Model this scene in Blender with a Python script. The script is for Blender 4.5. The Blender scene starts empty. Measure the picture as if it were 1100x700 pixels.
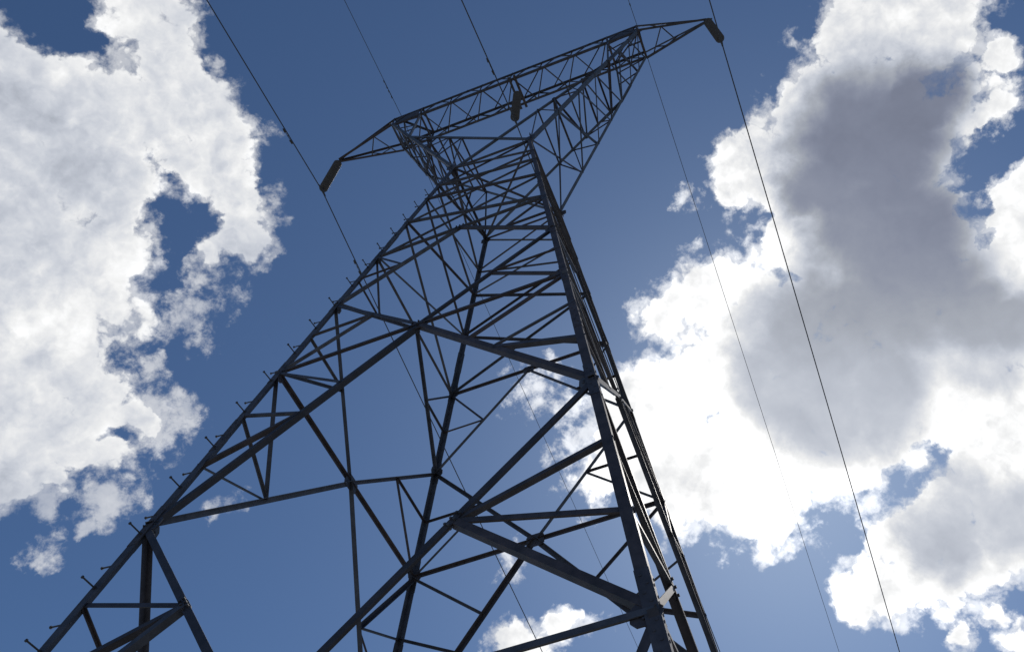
import bpy, bmesh, math, random
from mathutils import Vector, Matrix

random.seed(7)
scene = bpy.context.scene
C = scene.collection
GZ = 22.24                      # height of the tower waist above the ground

# ------------------------------------------------------------------ camera
CAM = Vector((3.841, -7.122, -20.641 + GZ))
YAW, PITCH, ROLL, FPX = -0.274, 1.027, -0.087, 973.605
fw = Vector((math.sin(YAW) * math.cos(PITCH), math.cos(YAW) * math.cos(PITCH), math.sin(PITCH)))
rt0 = Vector((math.cos(YAW), -math.sin(YAW), 0)); up0 = rt0.cross(fw)
rt = rt0 * math.cos(ROLL) + up0 * math.sin(ROLL)
up = -rt0 * math.sin(ROLL) + up0 * math.cos(ROLL)
cd = bpy.data.cameras.new('camera'); cam = bpy.data.objects.new('camera', cd); C.objects.link(cam)
cam.matrix_world = Matrix(((rt.x, up.x, -fw.x, CAM.x), (rt.y, up.y, -fw.y, CAM.y), (rt.z, up.z, -fw.z, CAM.z), (0, 0, 0, 1)))
cd.sensor_fit = 'HORIZONTAL'; cd.sensor_width = 36; cd.lens = FPX / 1100 * 36
cd.shift_x = -89.3 / 1100; cd.shift_y = 22.8 / 1100
cd.clip_start = .1; cd.clip_end = 20000
scene.camera = cam

def D(px, py):                  # direction of the sky seen at a place of the photograph
    v = fw * FPX + rt * (px - 639.3) - up * (py - 372.8)
    return v.normalized()

# ------------------------------------------------------------------ sun and exposure
SUN = D(840, 483)
SUN_EL = math.asin(SUN.z); SUN_AZ = math.atan2(SUN.x, SUN.y)
ld = bpy.data.lights.new('sun', 'SUN'); ld.energy = 2.0; ld.angle = math.radians(.53); ld.color = (1, .95, .88)
sun = bpy.data.objects.new('sun', ld); C.objects.link(sun)
sun.rotation_euler = (-SUN).to_track_quat('-Z', 'Y').to_euler(); sun.location = (0, 0, 60)
vs = scene.view_settings
vs.view_transform = 'Standard'; vs.look = 'None'; vs.gamma = 1; vs.use_curve_mapping = False; vs.exposure = 0.0
SKY_STRENGTH = .060

# ------------------------------------------------------------------ world: Nishita sky with a broken cumulus layer
world = bpy.data.worlds.new('World'); scene.world = world; world.use_nodes = True
nt = world.node_tree; nt.nodes.clear(); N = nt.nodes; L = nt.links

def val(x): return x
def math_node(op, a, b=None, c=None, clamp=False):
    n = N.new('ShaderNodeMath'); n.operation = op; n.use_clamp = clamp
    for i, x in enumerate((a, b, c)):
        if x is None: continue
        if isinstance(x, (int, float)): n.inputs[i].default_value = x
        else: L.new(x, n.inputs[i])
    return n.outputs[0]
def vmath(op, a, b=None, out=0):
    n = N.new('ShaderNodeVectorMath'); n.operation = op
    for i, x in enumerate((a, b)):
        if x is None: continue
        if isinstance(x, (tuple, list, Vector)): n.inputs[i].default_value = tuple(x)
        else: L.new(x, n.inputs[i])
    return n.outputs[out]
def vscale(a, s):
    n = N.new('ShaderNodeVectorMath'); n.operation = 'SCALE'; L.new(a, n.inputs[0])
    if isinstance(s, (int, float)): n.inputs['Scale'].default_value = s
    else: L.new(s, n.inputs['Scale'])
    return n.outputs[0]
def noise(vec, scale, detail, rough=.55, lac=2.0, off=(0, 0, 0), dist=0.0):
    v = vmath('ADD', vec, off) if any(off) else vec
    n = N.new('ShaderNodeTexNoise'); n.noise_dimensions = '3D'
    L.new(v, n.inputs['Vector']); n.inputs['Scale'].default_value = scale; n.inputs['Detail'].default_value = detail
    n.inputs['Roughness'].default_value = rough; n.inputs['Lacunarity'].default_value = lac
    n.inputs['Distortion'].default_value = dist
    return n
def smooth(x, a, b, lo=0.0, hi=1.0):
    n = N.new('ShaderNodeMapRange'); n.interpolation_type = 'SMOOTHSTEP'; L.new(x, n.inputs[0])
    n.inputs[1].default_value = a; n.inputs[2].default_value = b; n.inputs[3].default_value = lo; n.inputs[4].default_value = hi
    return n.outputs[0]
def mixcol(f, a, b):
    n = N.new('ShaderNodeMix'); n.data_type = 'RGBA'
    for k, x in ((0, f), (6, a), (7, b)):
        if isinstance(x, (int, float)): n.inputs[k].default_value = x
        elif isinstance(x, tuple): n.inputs[k].default_value = (*x, 1)
        else: L.new(x, n.inputs[k])
    return n.outputs[2]

tc = N.new('ShaderNodeTexCoord')
dirv = vmath('NORMALIZE', tc.outputs['Generated'])
sky = N.new('ShaderNodeTexSky'); sky.sky_type = 'NISHITA'; sky.sun_disc = False
sky.sun_elevation = SUN_EL; sky.sun_rotation = SUN_AZ
sky.altitude = 900; sky.air_density = 1.0; sky.dust_density = .8; sky.ozone_density = 2.0

# levels of domain warp so that the cloud outlines curl and fray
w1 = noise(dirv, 10.0, 10, .58, off=(3.1, 1.7, 9.2))
warp1 = vscale(vmath('SUBTRACT', w1.outputs['Color'], (.5, .5, .5)), .085)
w2 = noise(dirv, 38.0, 8, .6, off=(7.3, 4.1, 2.6))
warp2 = vscale(vmath('SUBTRACT', w2.outputs['Color'], (.5, .5, .5)), .035)
dw = vmath('NORMALIZE', vmath('ADD', vmath('ADD', dirv, warp1), warp2))

def field(blobs, vec, k=.12):
    acc = None
    for b in blobs:
        px, py, r = b[:3]; a = b[3] if len(b) > 3 else 1.0
        c = D(px, py)
        # pixel radius to angle, allowing for the stretch away from the lens axis
        e = D(px + r * .7071, py + r * .7071); e2 = D(px - r * .7071, py + r * .7071)
        ang = (c.angle(e) + c.angle(e2)) / 2 * 1.18
        q = 2 / (ang * ang)
        v = math_node('MULTIPLY_ADD', vmath('DOT_PRODUCT', vec, c, 1), q * a, (1 - q) * a)
        if acc is None: acc = v
        else: acc = math_node('SMOOTH_MAX', acc, v, k)
    return acc

LEFT = [(0,112,75),(55,122,62),(112,128,50),(160,42,46),(148,5,40),(190,8,26),(165,92,58),(206,114,44),(232,154,36),(192,168,26),(222,182,24),(95,185,72),(20,220,90),
        (252,203,30),(262,248,28),(228,275,22,.8),(105,250,48),(60,300,82),(10,330,80),(102,318,26),(60,390,72),(10,430,85),(98,418,36),
        (70,470,48),(18,500,46),(105,495,28,.8),(60,525,16,.7),(130,446,20,.7)]
SMALL = [(568,694,24,.8),(600,668,17,.75),(622,655,6,.6)]
WISP = [(55,600,20),(97,566,14),(250,540,14,.6),(578,414,30),(548,606,24),(160,402,14),(203,338,34),(148,450,44),(188,440,24),(120,540,34),(636,480,44),(610,450,20),(738,215,18),(45,548,20,.8),(225,300,26),(640,670,18),(1060,128,30),(1040,60,30),(1085,610,30)]
RIGHT = [(960,25,62),(925,50,42),(876,114,44),(1005,30,42),(806,162,28),(788,206,18),(860,190,62),(930,140,90),(998,120,52),(985,220,50),
         (900,250,85),(960,300,90),(848,255,28),(842,335,52),(762,322,42),(720,332,28),(790,372,68),(745,412,52),(690,432,40),(668,478,26,.8),
         (662,512,30,.8),(722,492,62),(780,520,56),(830,548,38),(820,460,80),(900,420,105),(1000,380,105),(1072,330,66),(1090,250,38),(1086,208,26),
         (902,508,40),(950,468,52),(1022,440,50),(1080,430,55),(1070,515,48),(1095,550,70),(1022,552,42),(986,582,46),(950,620,38),(922,642,22),
         (1000,625,38),(1050,590,44),(1072,62,20,.75),(1074,102,22,.75),(1058,125,14,.7),(1030,682,16,.65),(1066,664,16,.65),(1095,690,20,.6),
         (1150,330,90),(1160,480,80),(1000,-30,60)]
LOWCORE = [(852,425,52),(890,470,36),(826,350,40),(1050,375,50),(935,455,42),(1050,545,42),(1095,558,48),(1020,580,44)]
CORE = [(938,155,76),(998,102,42),(884,198,40),(944,240,80),(972,318,80),(902,362,80),(882,432,60),(950,428,52),(1042,345,48),(1090,345,34),
        (838,395,34,.75)]
SOFTCORE = [(735,480,60,.8),(690,430,40,.6),(800,330,40,.6),(860,190,50,.6),(790,470,40,.5),(20,130,60,.6),(95,205,55,.55),(20,280,60,.4),(150,150,45,.5),(40,420,50,.4)]

HOLES = [(1072,165,20),(820,75,26,.8),(790,120,14,.7),(172,240,22),(184,268,12,.8),(70,30,26),(40,10,30),(1012,98,15,.6),(1063,262,11),(992,497,21),(960,520,20),(925,545,20),(975,508,18),(905,575,16),(806,240,14),(128,72,14,.7),(838,292,13),
         (1046,215,14),(1050,180,14),(150,385,14,.8),(660,565,18),(700,572,14),(1005,662,16),(640,395,18),(715,262,14),(610,440,16)]
F = math_node('SMOOTH_MAX', math_node('SMOOTH_MAX', field(LEFT, dw), field(RIGHT, dw), .1), field(SMALL, dw), .05)
hole = smooth(field(HOLES, dw), -1.2, 1.0, 0, .8)
F = math_node('MAXIMUM', math_node('SUBTRACT', math_node('MULTIPLY', F, smooth(F, .0, .5, 1.0, 1.5)), hole), -2.4)

def billows(vec):
    """rounded cauliflower lobes with creases between them, four sizes"""
    acc = None
    for sc, a, off in ((17, .62, (1.1, 4.2, 7.7)), (36, .46, (8.3, 2.9, 3.1)), (78, .26, (5.9, 6.1, .7)), (170, .14, (2.2, 9.4, 4.8)), (360, .06, (6.6, .4, 8.1))):
        n = noise(vec, sc, 0, .5, off=off)
        b = math_node('MULTIPLY', math_node('ABSOLUTE', math_node('SUBTRACT', n.outputs[0], .5)), 5.0 * a)
        acc = b if acc is None else math_node('ADD', acc, b)
    return math_node('SUBTRACT', acc, .66)
wv = vmath('NORMALIZE', vmath('ADD', dirv, vscale(warp2, .55)))
B0 = billows(wv)
tosun = vmath('NORMALIZE', vmath('SUBTRACT', SUN, dirv))
B1 = billows(vmath('ADD', wv, vscale(tosun, .012)))
relief = math_node('SUBTRACT', B0, B1)                # lobes turned to the sun are brighter
n1 = noise(dirv, 9.0, 12, .62, off=(1.3, 8.8, 4.4), dist=.25)
dens = math_node('ADD', F, math_node('ADD', math_node('MULTIPLY_ADD', n1.outputs[0], 2.6, -1.3), math_node('MULTIPLY', B0, .85)))
n3 = noise(dirv, 15.0, 7, .52, off=(9.3, 3.2, 7.1), dist=.4)
bump = math_node('MULTIPLY_ADD', n3.outputs[0], 1.0, -.5)
hard = smooth(dens, -.02, .72)
n4 = noise(dirv, 34.0, 12, .66, off=(4.3, 1.2, 2.1), dist=.12)
veil = smooth(math_node('ADD', dens, math_node('MULTIPLY_ADD', n4.outputs[0], 3.2, -1.6)), -.55, .6, 0, .6)
wfield = math_node('ADD', field(WISP, dw), math_node('MULTIPLY_ADD', n4.outputs[0], 6.0, -3.0))
wisp = smooth(math_node('ADD', wfield, math_node('MULTIPLY', B0, .5)), .05, 1.5, 0, .62)
alpha = math_node('MAXIMUM', math_node('MAXIMUM', hard, veil), wisp)

# how deep the cloud is along the line of sight: thin rims let the sun through, deep cores stay grey
w3 = noise(dirv, 9.0, 9, .6, off=(2.3, 6.7, 1.2))
cw = vmath('NORMALIZE', vmath('ADD', dirv, vscale(vmath('SUBTRACT', w3.outputs['Color'], (.5, .5, .5)), .075)))
depth = smooth(dens, .15, 1.5)
core = smooth(math_node('ADD', field(CORE, cw), math_node('MULTIPLY_ADD', bump, .8, math_node('MULTIPLY', B0, .05))), -.75, .75)
soft = smooth(math_node('ADD', field(SOFTCORE, cw), math_node('MULTIPLY', bump, 2.0)), -.6, 1.0)
low = smooth(math_node('ADD', field(LOWCORE, cw), math_node('MULTIPLY', bump, 1.2)), -.55, .9)

sd = vmath('DOT_PRODUCT', dirv, SUN, 1)
near = math_node('POWER', math_node('MAXIMUM', math_node('MULTIPLY_ADD', sd, .5, .5), 0), 45.0)     # forward scattering
white = math_node('MULTIPLY_ADD', near, .64, .80)
lum = math_node('MULTIPLY', white, math_node('MULTIPLY_ADD', depth, -.16, 1.08))
lum = math_node('MULTIPLY', lum, math_node('MULTIPLY_ADD', relief, .20, 1.0))
lum = math_node('MULTIPLY', lum, math_node('MULTIPLY_ADD', math_node('MULTIPLY_ADD', math_node('SUBTRACT', w3.outputs[0], .5), 1.5, math_node('MULTIPLY', bump, .45)), -.75, 1.0))
lum = math_node('MULTIPLY', lum, math_node('MULTIPLY_ADD', math_node('MULTIPLY', soft, depth), -.24, 1.0))
thick = vmath('DOT_PRODUCT', cw, D(990, 60), 1)           # the tower of the big cloud is deepest at its top
grey = math_node('MINIMUM', math_node('MAXIMUM', math_node('MULTIPLY_ADD', thick, -5.4, 5.594), .225), .57)
grey = math_node('MULTIPLY', grey, math_node('MULTIPLY_ADD', relief, .04, math_node('MULTIPLY_ADD', bump, -.35, 1.0)))
lum = math_node('ADD', math_node('MULTIPLY', lum, math_node('SUBTRACT', 1.0, core)), math_node('MULTIPLY', grey, core))
low = math_node('MULTIPLY', low, math_node('SUBTRACT', .8, math_node('MULTIPLY', core, .8)))
lum = math_node('ADD', math_node('MULTIPLY', lum, math_node('SUBTRACT', 1.0, low)), math_node('MULTIPLY', math_node('MULTIPLY_ADD', bump, -.3, .47), low))
tint = mixcol(smooth(lum, .20, .42), (.90, 1.0, 1.34), (.935, 1.0, 1.14))
tint = mixcol(smooth(lum, .46, .92), tint, (1.0, 1.005, 1.01))
ccol = vscale(tint, lum)

skyc = vmath('MULTIPLY', vscale(sky.outputs[0], SKY_STRENGTH), (.82, 1.05, 1.27))
bg_sky = N.new('ShaderNodeBackground'); L.new(skyc, bg_sky.inputs[0]); bg_sky.inputs[1].default_value = 1
bg_cl = N.new('ShaderNodeBackground'); L.new(ccol, bg_cl.inputs[0]); bg_cl.inputs[1].default_value = 1
mx = N.new('ShaderNodeMixShader'); L.new(alpha, mx.inputs[0]); L.new(bg_sky.outputs[0], mx.inputs[1]); L.new(bg_cl.outputs[0], mx.inputs[2])
wo = N.new('ShaderNodeOutputWorld'); L.new(mx.outputs[0], wo.inputs[0])
world.cycles.sampling_method = 'MANUAL'; world.cycles.sample_map_resolution = 512

# ------------------------------------------------------------------ materials
def material(name, base, rough, metal=0.0, spots=None, scale=6.0, bump_s=0.0):
    m = bpy.data.materials.new(name); m.use_nodes = True; t = m.node_tree
    b = t.nodes['Principled BSDF']; b.inputs['Metallic'].default_value = metal
    co = t.nodes.new('ShaderNodeTexCoord')
    n = t.nodes.new('ShaderNodeTexNoise'); n.inputs['Scale'].default_value = scale; n.inputs['Detail'].default_value = 8; n.inputs['Roughness'].default_value = .65
    t.links.new(co.outputs['Object'], n.inputs['Vector'])
    r = t.nodes.new('ShaderNodeValToRGB')
    r.color_ramp.elements[0].position = .35; r.color_ramp.elements[1].position = .68
    r.color_ramp.elements[0].color = (*(spots or [c * .7 for c in base]), 1); r.color_ramp.elements[1].color = (*base, 1)
    t.links.new(n.outputs[0], r.inputs[0]); t.links.new(r.outputs[0], b.inputs['Base Color'])
    if scale == 5:
        oi = t.nodes.new('ShaderNodeObjectInfo')
        r2 = t.nodes.new('ShaderNodeValToRGB'); e = r2.color_ramp.elements
        e[0].position = 0; e[0].color = (.6, .58, .64, 1); e[1].position = 1; e[1].color = (1.5, 1.45, 1.38, 1)
        k = r2.color_ramp.elements.new(.35); k.color = (1.2, .92, .80, 1); k = r2.color_ramp.elements.new(.65); k.color = (.95, 1.0, 1.08, 1)
        t.links.new(oi.outputs['Random'], r2.inputs[0])
        mu = t.nodes.new('ShaderNodeMix'); mu.data_type = 'RGBA'; mu.blend_type = 'MULTIPLY'; mu.inputs[0].default_value = 1
        t.links.new(r.outputs[0], mu.inputs[6]); t.links.new(r2.outputs[0], mu.inputs[7]); t.links.new(mu.outputs[2], b.inputs['Base Color'])
    mr = t.nodes.new('ShaderNodeMapRange'); mr.inputs[3].default_value = rough - .12; mr.inputs[4].default_value = rough + .12
    t.links.new(n.outputs[0], mr.inputs[0]); t.links.new(mr.outputs[0], b.inputs['Roughness'])
    if bump_s:
        bp = t.nodes.new('ShaderNodeBump'); bp.inputs['Strength'].default_value = bump_s; bp.inputs['Distance'].default_value = .01
        t.links.new(n.outputs[0], bp.inputs['Height']); t.links.new(bp.outputs[0], b.inputs['Normal'])
    return m
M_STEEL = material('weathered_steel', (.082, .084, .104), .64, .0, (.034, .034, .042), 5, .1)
M_STEEL_LIT = material('weathered_steel_fork_lit', (.085, .09, .105), .6, .0, (.05, .052, .06), 5, .1)  # lighter copy of the steel: sunlit look of the fork chords put into colour
M_BOLT = material('bolt_steel', (.06, .06, .065), .5, .0, (.04, .035, .035), 30)
M_CABLE = material('aluminium_cable', (.06, .062, .07), .5, .0, (.04, .04, .045), 20)
M_DISC = material('brown_glazed_porcelain', (.095, .092, .10), .45, 0, (.055, .05, .052), 8)
M_GROUND = material('dry_grass_ground', (.34, .33, .30), .95, 0, (.22, .22, .18), .35)

# ------------------------------------------------------------------ helpers
def V(x, y, z): return Vector((x, y, z + GZ))
def link(name, bm, mat, parent=None, smooth_=False):
    me = bpy.data.meshes.new(name); bm.to_mesh(me); bm.free(); me.materials.append(mat)
    if smooth_:
        for p in me.polygons: p.use_smooth = True
    o = bpy.data.objects.new(name, me); C.objects.link(o)
    if parent: o.parent = parent
    return o
def tag(o, label, cat, group=None, kind=None):
    if label: o['label'] = label
    if cat: o['category'] = cat
    if group: o['group'] = group
    if kind: o['kind'] = kind
    return o
def empty(name, loc, label, cat, group=None):
    o = bpy.data.objects.new(name, None); C.objects.link(o); o.location = loc; o.empty_display_size = .3
    return tag(o, label, cat, group)
def angle(bm, p, q, w, n, t=None, flip=1, off=0.0):
    """equal-leg angle iron from p to q: one flange in the plane whose outward normal is n, the other pointing inwards"""
    t = t or max(.008, w * .1)
    d = (q - p).normalized(); n = (n - d * n.dot(d)).normalized(); s = d.cross(n) * flip
    prof = [(-w / 2, 0), (w / 2, 0), (w / 2, -t), (-w / 2 + t, -t), (-w / 2 + t, -w), (-w / 2, -w)]
    rings = []
    for e in (p, q):
        rings.append([bm.verts.new(e + s * a + n * (b + off)) for a, b in prof])
    A, B = rings
    for i in range(6):
        j = (i + 1) % 6; bm.faces.new((A[i], A[j], B[j], B[i]))
    bm.faces.new(A); bm.faces.new(B)
def corner_angle(bm, p, q, w, nx, ny, t=None):
    """corner leg: heel on the line p-q, a flange lying in each of the two faces with outward normals nx, ny"""
    t = t or w * .12
    rings = []
    for e in (p, q):
        rings.append([bm.verts.new(e + v) for v in (Vector((0, 0, 0)), -ny * w, -ny * w - nx * t, -(nx + ny) * t, -nx * w - ny * t, -nx * w)])
    A, B = rings
    for i in range(6):
        j = (i + 1) % 6; bm.faces.new((A[i], A[j], B[j], B[i]))
    bm.faces.new(A); bm.faces.new(B)
def tube(bm, p, q, r, r2=None, seg=8):
    r2 = r if r2 is None else r2
    d = (q - p).normalized(); a = d.orthogonal().normalized(); b = d.cross(a)
    A = [bm.verts.new(p + (a * math.cos(6.28319 * i / seg) + b * math.sin(6.28319 * i / seg)) * r) for i in range(seg)]
    B = [bm.verts.new(q + (a * math.cos(6.28319 * i / seg) + b * math.sin(6.28319 * i / seg)) * r2) for i in range(seg)]
    for i in range(seg):
        j = (i + 1) % seg; bm.faces.new((A[i], A[j], B[j], B[i]))
    bm.faces.new(A[::-1]); bm.faces.new(B)
def plate(bm, c, u, v, n, hu, hv, t, cut=.35):
    """eight-sided steel plate with clipped corners"""
    pts = [(-1, -1 + cut), (-1 + cut, -1), (1 - cut, -1), (1, -1 + cut), (1, 1 - cut), (1 - cut, 1), (-1 + cut, 1), (-1, 1 - cut)]
    A = [bm.verts.new(c + u * hu * a + v * hv * b) for a, b in pts]
    B = [bm.verts.new(c + u * hu * a + v * hv * b + n * t) for a, b in pts]
    for i in range(8):
        j = (i + 1) % 8; bm.faces.new((A[i], A[j], B[j], B[i]))
    bm.faces.new(A[::-1]); bm.faces.new(B)
def lathe(bm, prof, c, seg=16):
    rings = []
    for r, z in prof:
        rings.append([bm.verts.new(c + Vector((r * math.cos(6.28319 * i / seg), r * math.sin(6.28319 * i / seg), z))) for i in range(seg)])
    for A, B in zip(rings, rings[1:]):
        for i in range(seg):
            j = (i + 1) % seg; bm.faces.new((A[i], A[j], B[j], B[i]))
    bm.faces.new(rings[0]); bm.faces.new(rings[-1][::-1])
def lerp(a, b, t): return a + (b - a) * t

# ------------------------------------------------------------------ the ground
bm = bmesh.new(); bmesh.ops.create_grid(bm, x_segments=8, y_segments=8, size=6000)
tag(link('ground', bm, M_GROUND), 'dry grassy ground the lattice tower stands on', None, kind='structure')

# ------------------------------------------------------------------ the tower
SL, KY = .115, .990
LEV = [-16.667, -13.24, -9.929, -7.701, -5.635, -3.804, -2.318, -1.388, 0.0]
CORN = {'a': (-1, -1), 'b': (-1, 1), 'c': (1, -1), 'd': (1, 1)}
def cp(n, z):
    w = 1 - SL * z; sx, sy = CORN[n]; return V(sx * w, sy * w * KY, z)
XB, YB, ZB, ZT, XT, ZTIP = 4.228, .457, 8.614, 9.31, 6.343, 8.525
XP, ZP = 4.29, 10.47
def third(k, j): return LEV[k] + (LEV[k + 1] - LEV[k]) * j / 3

tower = empty('lattice_tower', (0, 0, 0), 'dark steel lattice transmission tower rising overhead with forked waist and long crossarm beam', 'pylon')
def outw(n): sx, sy = CORN[n]; return Vector((sx, 0, 0)), Vector((0, sy, 0))

cnt = {}
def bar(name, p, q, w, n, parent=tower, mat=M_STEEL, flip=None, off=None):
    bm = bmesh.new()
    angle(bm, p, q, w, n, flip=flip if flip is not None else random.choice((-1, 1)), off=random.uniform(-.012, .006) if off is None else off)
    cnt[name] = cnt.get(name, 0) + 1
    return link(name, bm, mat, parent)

# legs with splice plates and, on one leg, step bolts
LEGS = {}
for nme in 'acbd':
    nx, ny = outw(nme)
    bm = bmesh.new()
    cuts = [-GZ, -11.5, -4.7, 0]; ws = [.098, .092, .085]
    for (z0, z1), w in zip(zip(cuts, cuts[1:]), ws):
        corner_angle(bm, cp(nme, z0), cp(nme, z1), w, nx, ny)
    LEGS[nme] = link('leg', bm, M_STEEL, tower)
    for z, h in ((LEV[0], .42), (LEV[1], .34), (-11.5, .36), (LEV[2], .3), (LEV[3], .26), (LEV[4], .26), (-4.7, .3), (LEV[5], .18)):
        bm = bmesh.new()
        d = (cp(nme, 0) - cp(nme, -10)).normalized(); wz = .107 if z < -11.6 else .1
        p, q = cp(nme, z) - d * h, cp(nme, z) + d * h
        o = (nx + ny) * .004
        corner_angle(bm, p + o, q + o, wz, nx, ny, t=.012)
        for k in range(int(h * 2 / .09) if nme in 'ac' else 0):
            e = p + o + d * (.05 + k * .09)
            for a, b in ((nx, ny), (ny, nx)):
                c = e - a * wz * (.35 if k % 2 else .65)
                tube(bm, c, c + b * .005, .012, seg=6)
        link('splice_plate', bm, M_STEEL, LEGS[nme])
bmb = bmesh.new()
tube(bmb, Vector((0, 0, -.03)), Vector((0, 0, .17)), .0085); tube(bmb, Vector((0, 0, .158)), Vector((0, 0, .175)), .0155, seg=6); tube(bmb, Vector((0, 0, .0)), Vector((0, 0, .016)), .018, seg=6)
bolt = link('step_bolt', bmb, M_BOLT, LEGS['a'])
zs = -19.0; i = 0
while zs < -.6:
    o = bolt if i == 0 else bolt.copy()
    if i: C.objects.link(o); o.parent = LEGS['a']
    if i % 2 == 0: o.location = cp('a', zs) + Vector((.05, 0, 0)); o.rotation_euler = Vector((-.1, -1, 0)).to_track_quat('Z', 'Y').to_euler()
    else: o.location = cp('a', zs) + Vector((0, .05, 0)); o.rotation_euler = Vector((-1, -.1, 0)).to_track_quat('Z', 'Y').to_euler()
    zs += .40; i += 1

# body faces
FACES = [('a', 'c', Vector((0, -1, .14))), ('b', 'd', Vector((0, 1, .14))), ('a', 'b', Vector((-1, 0, .14))), ('c', 'd', Vector((1, 0, .14)))]
WSTRUT = {0: .062, 2: .056, 4: .05, 8: .05}
for l, r, n in FACES:
    n = n.normalized(); u = (cp(r, 0) - cp(l, 0)).normalized(); vv = n.cross(u).normalized()
    mid = {k: (cp(l, LEV[k]) + cp(r, LEV[k])) / 2 for k in (0, 2, 4, 8)}
    for k in (0, 2, 4, 8):
        bar('horizontal_strut', cp(l, LEV[k]), cp(r, LEV[k]), WSTRUT[k], n)
    for k, hu, hv, sp in ((2, .15, .12, .09), (4, .11, .09, .065), (0, .18, .14, .11)):
        gm = bmesh.new(); plate(gm, mid[k] - n * .03, u, vv, n, hu, hv, .012)
        for a in (-1, 0, 1):
            for b in (-1, 1): tube(gm, mid[k] + u * sp * a + vv * sp * .6 * b - n * .045, mid[k] + u * sp * a + vv * sp * .6 * b + n * .02, .014, seg=6)
        link('gusset_plate', gm, M_STEEL, tower)
    for c, leg in ((l, 1), (r, -1)):
        P = [cp(c, z) for z in LEV]; lg = lambda z: cp(c, z)
        # leg extension below the first level
        dg = bar('diagonal_brace', mid[0], cp(c, -GZ + .1), .075, n)
        m = lerp(mid[0], cp(c, -GZ), .5)
        bar('redundant_brace', P[0], m, .07, n, dg); bar('redundant_brace', lg(-18.9), m, .055, n, dg); bar('redundant_brace', lg(-20.7), lerp(mid[0], cp(c, -GZ), .75), .05, n, dg)
        # lower diamond
        dg = bar('diagonal_brace', mid[0], P[1], .092 if n.x > .5 else .074, n); m = lerp(mid[0], P[1], .5)
        for z, w in ((LEV[0], .072), (third(0, 1), .062), (third(0, 2), .052)) if abs(n.y) > .5 else ((LEV[0], .06), (third(0, 1), .045), (third(0, 2), .036)): bar('redundant_brace', lg(z) - n * .01, m, w, n, dg)
        bar('redundant_brace', lg(LEV[0] + .05), lerp(mid[0], P[0], .55), .04, n, dg) if False else None
        gp = bmesh.new(); dd = (P[1] - mid[0]).normalized(); plate(gp, m - n * .03, dd, n.cross(dd), n, .11, .042, .012)
        for a in (-1, 0, 1):
            for b in (-1, 1): tube(gp, m + dd * .075 * a + n.cross(dd) * .02 * b - n * .04, m + dd * .075 * a + n.cross(dd) * .02 * b + n * .02, .014, seg=6)
        link('gusset_plate', gp, M_STEEL, dg)
        dg = bar('diagonal_brace', P[1], mid[2], .074, n); m = lerp(P[1], mid[2], .5)
        for z, w in ((third(1, 1), .06 if abs(n.y) > .5 else .03), (third(1, 2), .038)): bar('redundant_brace', lg(z), m, w, n, dg)
        bar('redundant_brace', P[2], lerp(P[1], mid[2], .66) if abs(n.y) > .5 else m, .04 if abs(n.y) > .5 else .068, n, dg)
        # upper diamond
        dg = bar('diagonal_brace', mid[2], P[3], .06, n); m = lerp(mid[2], P[3], .5)
        bar('redundant_brace', P[2], m, .042, n, dg); bar('redundant_brace', lg((LEV[2] + LEV[3]) / 2), m, .036, n, dg)
        dg = bar('diagonal_brace', P[3], mid[4], .056, n); m = lerp(P[3], mid[4], .5)
        bar('redundant_brace', P[4], m, .04, n, dg); bar('redundant_brace', lg((LEV[3] + LEV[4]) / 2), m, .036, n, dg)
    for c, sg in ((l, 1), (r, -1)):
        for k, hu, hv in ((0, .085, .11), (1, .075, .11), (2, .065, .09), (3, .065, .085), (4, .06, .075)):
            gm = bmesh.new(); p = cp(c, LEV[k]) + u * sg * (hu + .03) - n * .022
            plate(gm, p, u, vv, n, hu, hv, .01, .5)
            for a, b in ((-.55, 0), (-.1, .45), (-.1, -.45), (.35, .2), (.35, -.2), (-.6, .5), (-.6, -.5)):
                q = p + u * sg * hu * a + vv * hv * b; tube(gm, q - n * .012, q + n * .022, .011, seg=6)
            link('gusset_plate', gm, M_STEEL, LEGS[c])
    # crossed panels up to the waist
    for k in (4, 5, 6, 7):
        bar('cross_brace', cp(l, LEV[k]), cp(r, LEV[k + 1]), .042, n, off=-.02)
        bar('cross_brace', cp(r, LEV[k]), cp(l, LEV[k + 1]), .05, n, off=.012)
# plan bracing at the waist and the fourth level
for k, w in ((8, .045),):
    z = LEV[k]
    bar('plan_brace', cp('a', z), cp('d', z), w, Vector((0, 0, -1))); bar('plan_brace', cp('c', z), cp('b', z), w, Vector((0, 0, -1)), off=.03)

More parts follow.
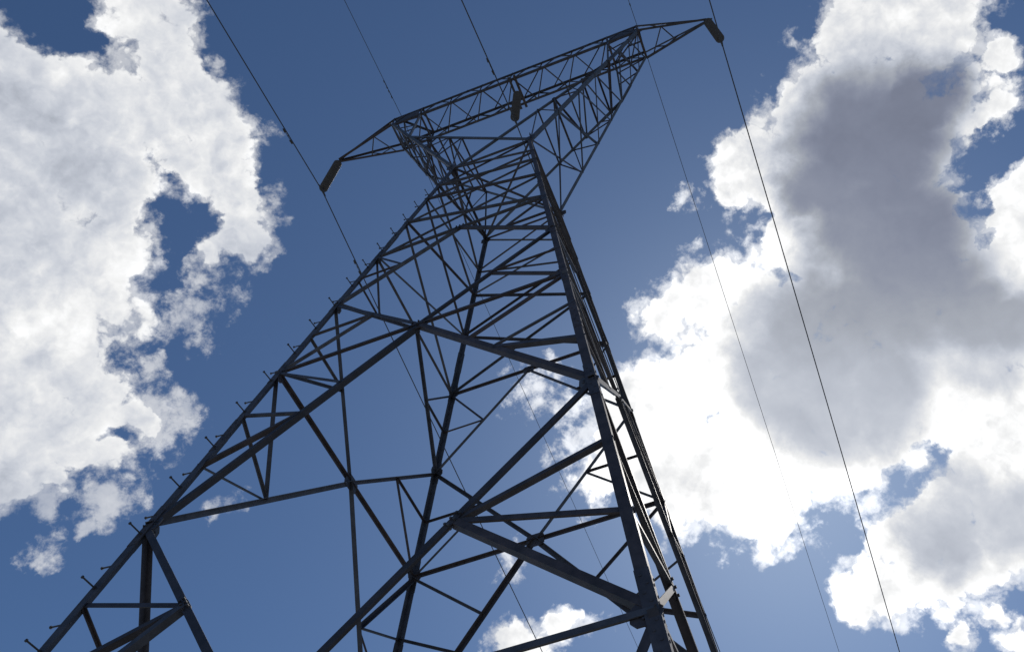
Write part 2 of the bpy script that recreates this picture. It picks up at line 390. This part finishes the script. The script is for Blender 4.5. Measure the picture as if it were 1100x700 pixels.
# forked arms above the waist
TJ = .66
TS = [0, .21, .38, .53, TJ, .78, .89, 1.0]
for s in (-1, 1):
    def chord(sy, t): return lerp(V(s, sy * KY, 0), V(s * XB, sy * YB, ZB), t)
    def inner(sy, t): return lerp(V(-s, sy * KY, 0), chord(sy, TJ), t)
    bm = bmesh.new()
    for sy in (-1, 1):
        corner_angle(bm, chord(sy, 0), chord(sy, 1), .09, Vector((s, 0, 0)), Vector((0, sy, 0)))
        angle(bm, inner(sy, 0), inner(sy, 1), .075, Vector((0, sy, 0)), flip=s, off=-.03 if s > 0 else .005)
        angle(bm, chord(sy, TJ), V(s * (XB - 1.0), sy * YB, ZB), .06, Vector((0, sy, 0)), flip=s, off=-.01)
    arm = tag(link('fork_arm', bm, M_STEEL_LIT, tower), None, None)
    O = Vector((s, 0, -.4)); I = Vector((-s, 0, .3))
    xi = [.5, .6, .7, .8, .9, 1.0]                      # inner chord nodes beyond the crossing
    for i in range(len(TS) - 1):
        t0, t1 = TS[i], TS[i + 1]
        bar('lacing_bar', chord(-1, t0), chord(1, t1), .046, O, arm, off=-.015)
        bar('lacing_bar', chord(1, t0), chord(-1, t1), .03, O, arm, off=.01)
    for sy in (-1, 1):
        F_ = Vector((0, sy, 0))
        for i in range(4):
            bar('lacing_bar', chord(sy, TS[i]), inner(sy, .5 + .11 * i), .032, F_, arm)
            bar('lacing_bar', inner(sy, .5 + .11 * i), chord(sy, TS[i + 1]), .028, F_, arm)
        for i in (4, 5, 6):
            g = (.0, .5, .85)[i - 4]
            bar('lacing_bar', lerp(chord(sy, TJ), V(s * (XB - 1), sy * YB, ZB), g), chord(sy, TS[i + 1]), .032, F_, arm)
    for i in range(5):
        a, b = (-1, 1) if i % 2 else (1, -1)
        bar('lacing_bar', inner(a, xi[i]), inner(b, xi[i + 1]), .045, I, arm, off=-.02)
        bar('lacing_bar', inner(-1, xi[i]), inner(1, xi[i]), .045, I, arm, off=.01)
    # waist knee plate
for nme in 'abcd':
    bm = bmesh.new(); sx, sy = CORN[nme]
    plate(bm, cp(nme, .0) + Vector((0, sy * .012, .0)), Vector((1, 0, 0)), Vector((0, 0, 1)), Vector((0, sy, 0)), .12, .12, .012)
    plate(bm, cp(nme, .0) + Vector((sx * .012, 0, .03)), Vector((0, 1, 0)), Vector((0, 0, 1)), Vector((sx, 0, 0)), .11, .11, .012)
    link('gusset_plate', bm, M_STEEL, LEGS[nme])

# the beam across the top
bm = bmesh.new()
for sy in (-1, 1):
    corner_angle(bm, V(-XB, sy * YB, ZB), V(XB, sy * YB, ZB), .075, Vector((0, 0, -1)), Vector((0, sy, 0)))
    corner_angle(bm, V(-XB, sy * YB, ZT), V(XB, sy * YB, ZT), .07, Vector((0, 0, 1)), Vector((0, sy, 0)))
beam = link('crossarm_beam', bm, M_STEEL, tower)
NB = 8
for k in range(NB):
    x0 = -XB + 2 * XB * k / NB; x1 = -XB + 2 * XB * (k + 1) / NB; xm = (x0 + x1) / 2
    for a, b in ((x0, xm), (xm, x1)):
        ya, yb = (-YB, YB) if a == x0 else (YB, -YB)
        bar('lacing_bar', V(a, ya, ZB), V(b, yb, ZB), .036, Vector((0, 0, -1)), beam)
    bar('lacing_bar', V(x0, YB, ZT), V(x1, -YB, ZT), .034, Vector((0, 0, 1)), beam)
    for sy in (-1, 1):
        bar('lacing_bar', V(x0, sy * YB, ZB), V(xm, sy * YB, ZT), .034, Vector((0, sy, 0)), beam)
        bar('lacing_bar', V(xm, sy * YB, ZT), V(x1, sy * YB, ZB), .034, Vector((0, sy, 0)), beam)
for sx in (-1, 1):
    for x in (XB, XB - 1.0):
        for z in (ZB, ZT):
            bar('lacing_bar', V(sx * x, -YB, z), V(sx * x, YB, z), .055, Vector((0, 0, -1)), beam)
        for sy in (-1, 1): bar('lacing_bar', V(sx * x, sy * YB, ZB), V(sx * x, sy * YB, ZT), .05, Vector((0, sy, 0)), beam)
    # solid end plates on the near side of the beam
    for sy in (-1,):
        pm = bmesh.new(); plate(pm, V(sx * (XB - .52), sy * (YB - .03), (ZB + ZT) / 2), Vector((1, 0, 0)), Vector((0, 0, 1)), Vector((0, sy, 0)), .40, .27, .012, .2)
        link('end_plate', pm, M_STEEL, beam)
    # tapering end arm
    tip = V(sx * XT, 0, ZTIP); bm = bmesh.new()
    for sy in (-1, 1):
        angle(bm, V(sx * XB, sy * YB, ZB), tip + Vector((0, sy * .035, 0)), .065, Vector((0, 0, -1)), flip=sy)
        angle(bm, V(sx * XB, sy * YB, ZT), tip + Vector((0, sy * .035, .05)), .055, Vector((0, sy, .5)), flip=sy)
    plate(bm, tip + Vector((sx * .04, -.008, -.02)), Vector((1, 0, 0)), Vector((0, 0, 1)), Vector((0, 1, 0)), .13, .09, .016)
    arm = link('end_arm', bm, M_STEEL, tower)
    def ap(sy, z, t): return lerp(V(sx * XB, sy * YB, z), tip + Vector((0, sy * .035, 0)), t)
    bar('lacing_bar', ap(-1, ZB, .34), ap(1, ZB, .12), .036, Vector((0, 0, -1)), arm); bar('lacing_bar', ap(-1, ZB, .34), ap(1, ZB, .5), .036, Vector((0, 0, -1)), arm)
    for sy in (-1, 1):
        bar('lacing_bar', ap(sy, ZB, .34), ap(sy, ZT, .2), .03, Vector((0, sy, 0)), arm); bar('lacing_bar', ap(sy, ZB, .34), ap(sy, ZT, .55), .03, Vector((0, sy, 0)), arm)
    # earth wire peak
    pk = V(sx * XP, 0, ZP); bm = bmesh.new()
    for x in (XB, XB - 1.0):
        for sy in (-1, 1):
            angle(bm, V(sx * x, sy * YB, ZT), pk + Vector((0, sy * .03, 0)), .06, Vector((0, sy, .2)), flip=sy)
    for sy in (-1, 1): angle(bm, lerp(V(sx * XB, sy * YB, ZT), pk, .5), lerp(V(sx * (XB - 1), sy * YB, ZT), pk, .5), .04, Vector((0, sy, .2)))
    plate(bm, pk - Vector((sx * .02, .01, .06)), Vector((1, 0, 0)), Vector((0, 0, 1)), Vector((0, 1, 0)), .12, .1, .02)
    link('earth_wire_peak', bm, M_STEEL, tower)
# hanger frame for the middle phase: two channels across the beam
for x in (-.09, .09):
    bar('hanger_channel', V(x, -YB - .08, ZB - .03), V(x, YB + .1, ZB - .03), .075, Vector((0, 0, -1)), beam, flip=1 if x > 0 else -1, off=0)

# ------------------------------------------------------------------ insulator strings
def insulator(top, L_, label):
    root = empty('insulator_string', top, label, 'insulator', 'insulator strings hanging from the crossarm beam')
    n = 16; pitch = (L_ - .34) / n
    bm = bmesh.new(); lathe(bm, [(.02, 0), (.02, -.05), (.035, -.05), (.035, -.12), (.05, -.14), (.05, -.17)], Vector((0, 0, 0)), 10)
    tube(bm, Vector((-.05, 0, -.02)), Vector((.05, 0, -.02)), .014); link('top_fitting', bm, M_BOLT, root)
    bm = bmesh.new()
    for i in range(n):
        z = -.17 - i * pitch
        lathe(bm, [(.035, z), (.05, z - .03), (.06, z - .055), (.125, z - .075), (.136, z - .095), (.134, z - .105), (.09, z - .098), (.085, z - .115), (.06, z - .1), (.03, z - .11), (.028, z - pitch)], Vector((0, 0, 0)), 18)
    link('disc_stack', bm, M_DISC, root, True)
    bm = bmesh.new(); z = -L_ + .17
    lathe(bm, [(.03, z), (.03, z - .07), (.018, z - .07), (.018, z - .15)], Vector((0, 0, 0)), 10)
    tube(bm, Vector((0, -.2, z - .17)), Vector((0, 0, z - .145)), .022, .04); tube(bm, Vector((0, 0, z - .145)), Vector((0, .2, z - .17)), .04, .022)
    link('suspension_clamp', bm, M_BOLT, root)
    return root
ATT = {}
for x, z, Lq, lab in ((-XT, ZTIP - .05, 2.64, 'brown insulator string hanging from the left tip of the crossarm'),
                      (XT, ZTIP - .05, 2.64, 'brown insulator string hanging from the right tip of the crossarm'),
                      (0, ZB - .1, 2.85, 'brown insulator string hanging from the middle of the crossarm beam')):
    insulator(V(x, 0, z), Lq, lab); ATT[x] = V(x, 0, z - Lq)

# ------------------------------------------------------------------ cables
def cable(att, r, m1, s1, m2, s2, name, label, cat, group, damp, dscale=1.0):
    bm = bmesh.new(); pts = []
    def pt(y):
        sg, m, s = (1, m1, s1) if y > 0 else (-1, m2, s2); Y = abs(y)
        return att + Vector((m * Y * sg, y, -s * Y * (1 - Y / 320)))
    ys = sorted({sg * d for sg in (-1, 1) for d in ([0, .15, .4, .8] + [1.5 * k for k in range(1, 14)] + [20 + 6 * k for k in range(1, 30)])})
    P = [pt(y) for y in ys]; seg = 8; rings = []
    for i, p in enumerate(P):
        d = (P[min(i + 1, len(P) - 1)] - P[max(i - 1, 0)]).normalized(); a = d.cross(Vector((0, 0, 1))).normalized(); b = d.cross(a)
        rings.append([bm.verts.new(p + (a * math.cos(6.28319 * j / seg) + b * math.sin(6.28319 * j / seg)) * r) for j in range(seg)])
    for A, B in zip(rings, rings[1:]):
        for j in range(seg):
            k = (j + 1) % seg; bm.faces.new((A[j], A[k], B[k], B[j]))
    bm.faces.new(rings[0]); bm.faces.new(rings[-1][::-1])
    o = link(name, bm, M_CABLE, None, True); tag(o, label, cat, group)
    for y in damp:
        p = pt(y); d = (pt(y + .1) - p).normalized(); dn = Vector((0, 0, -1)); db = bmesh.new(); q = dscale
        tube(db, Vector((0, 0, .02)), dn * .09 * q, .016 * q); tube(db, dn * .09 * q - d * .2 * q, dn * .09 * q + d * .2 * q, .009 * q)
        for e in (-1, 1): tube(db, dn * .095 * q + d * e * .13 * q, dn * .095 * q + d * e * .25 * q, .036 * q, .026 * q, 10)
        dm = link('vibration_damper', db, M_BOLT, o); dm.location = p
    return o
PM1, PS1, PS2, PM2, GS1, GS2 = -.0052, .1734, .0678, .0133, .1238, -.0233
for x, lab in ((-XT, 'dark power conductor hanging below the left insulator string'), (XT, 'dark power conductor hanging below the right insulator string'), (0, 'dark power conductor under the middle insulator string, passing behind the tower')):
    cable(ATT[x], .017, PM1, PS1, PM2, PS2, 'power_conductor', lab, 'power line', 'power conductors carried by the tower', {-XT: (-1.9, 2.5), XT: (), 0: (-1.7,)}[x])
for sx, lab in ((-1, 'thin earth wire fixed to the left peak of the beam'), (1, 'thin earth wire fixed to the right peak of the beam')):
    cable(V(sx * XP, 0, ZP), .0092, PM1, GS1, PM2, GS2, 'earth_wire', lab, 'power line', 'thin earth wires along the tower peaks', (-1.0, -1.35), .6)
print('parts', cnt, len(scene.objects))
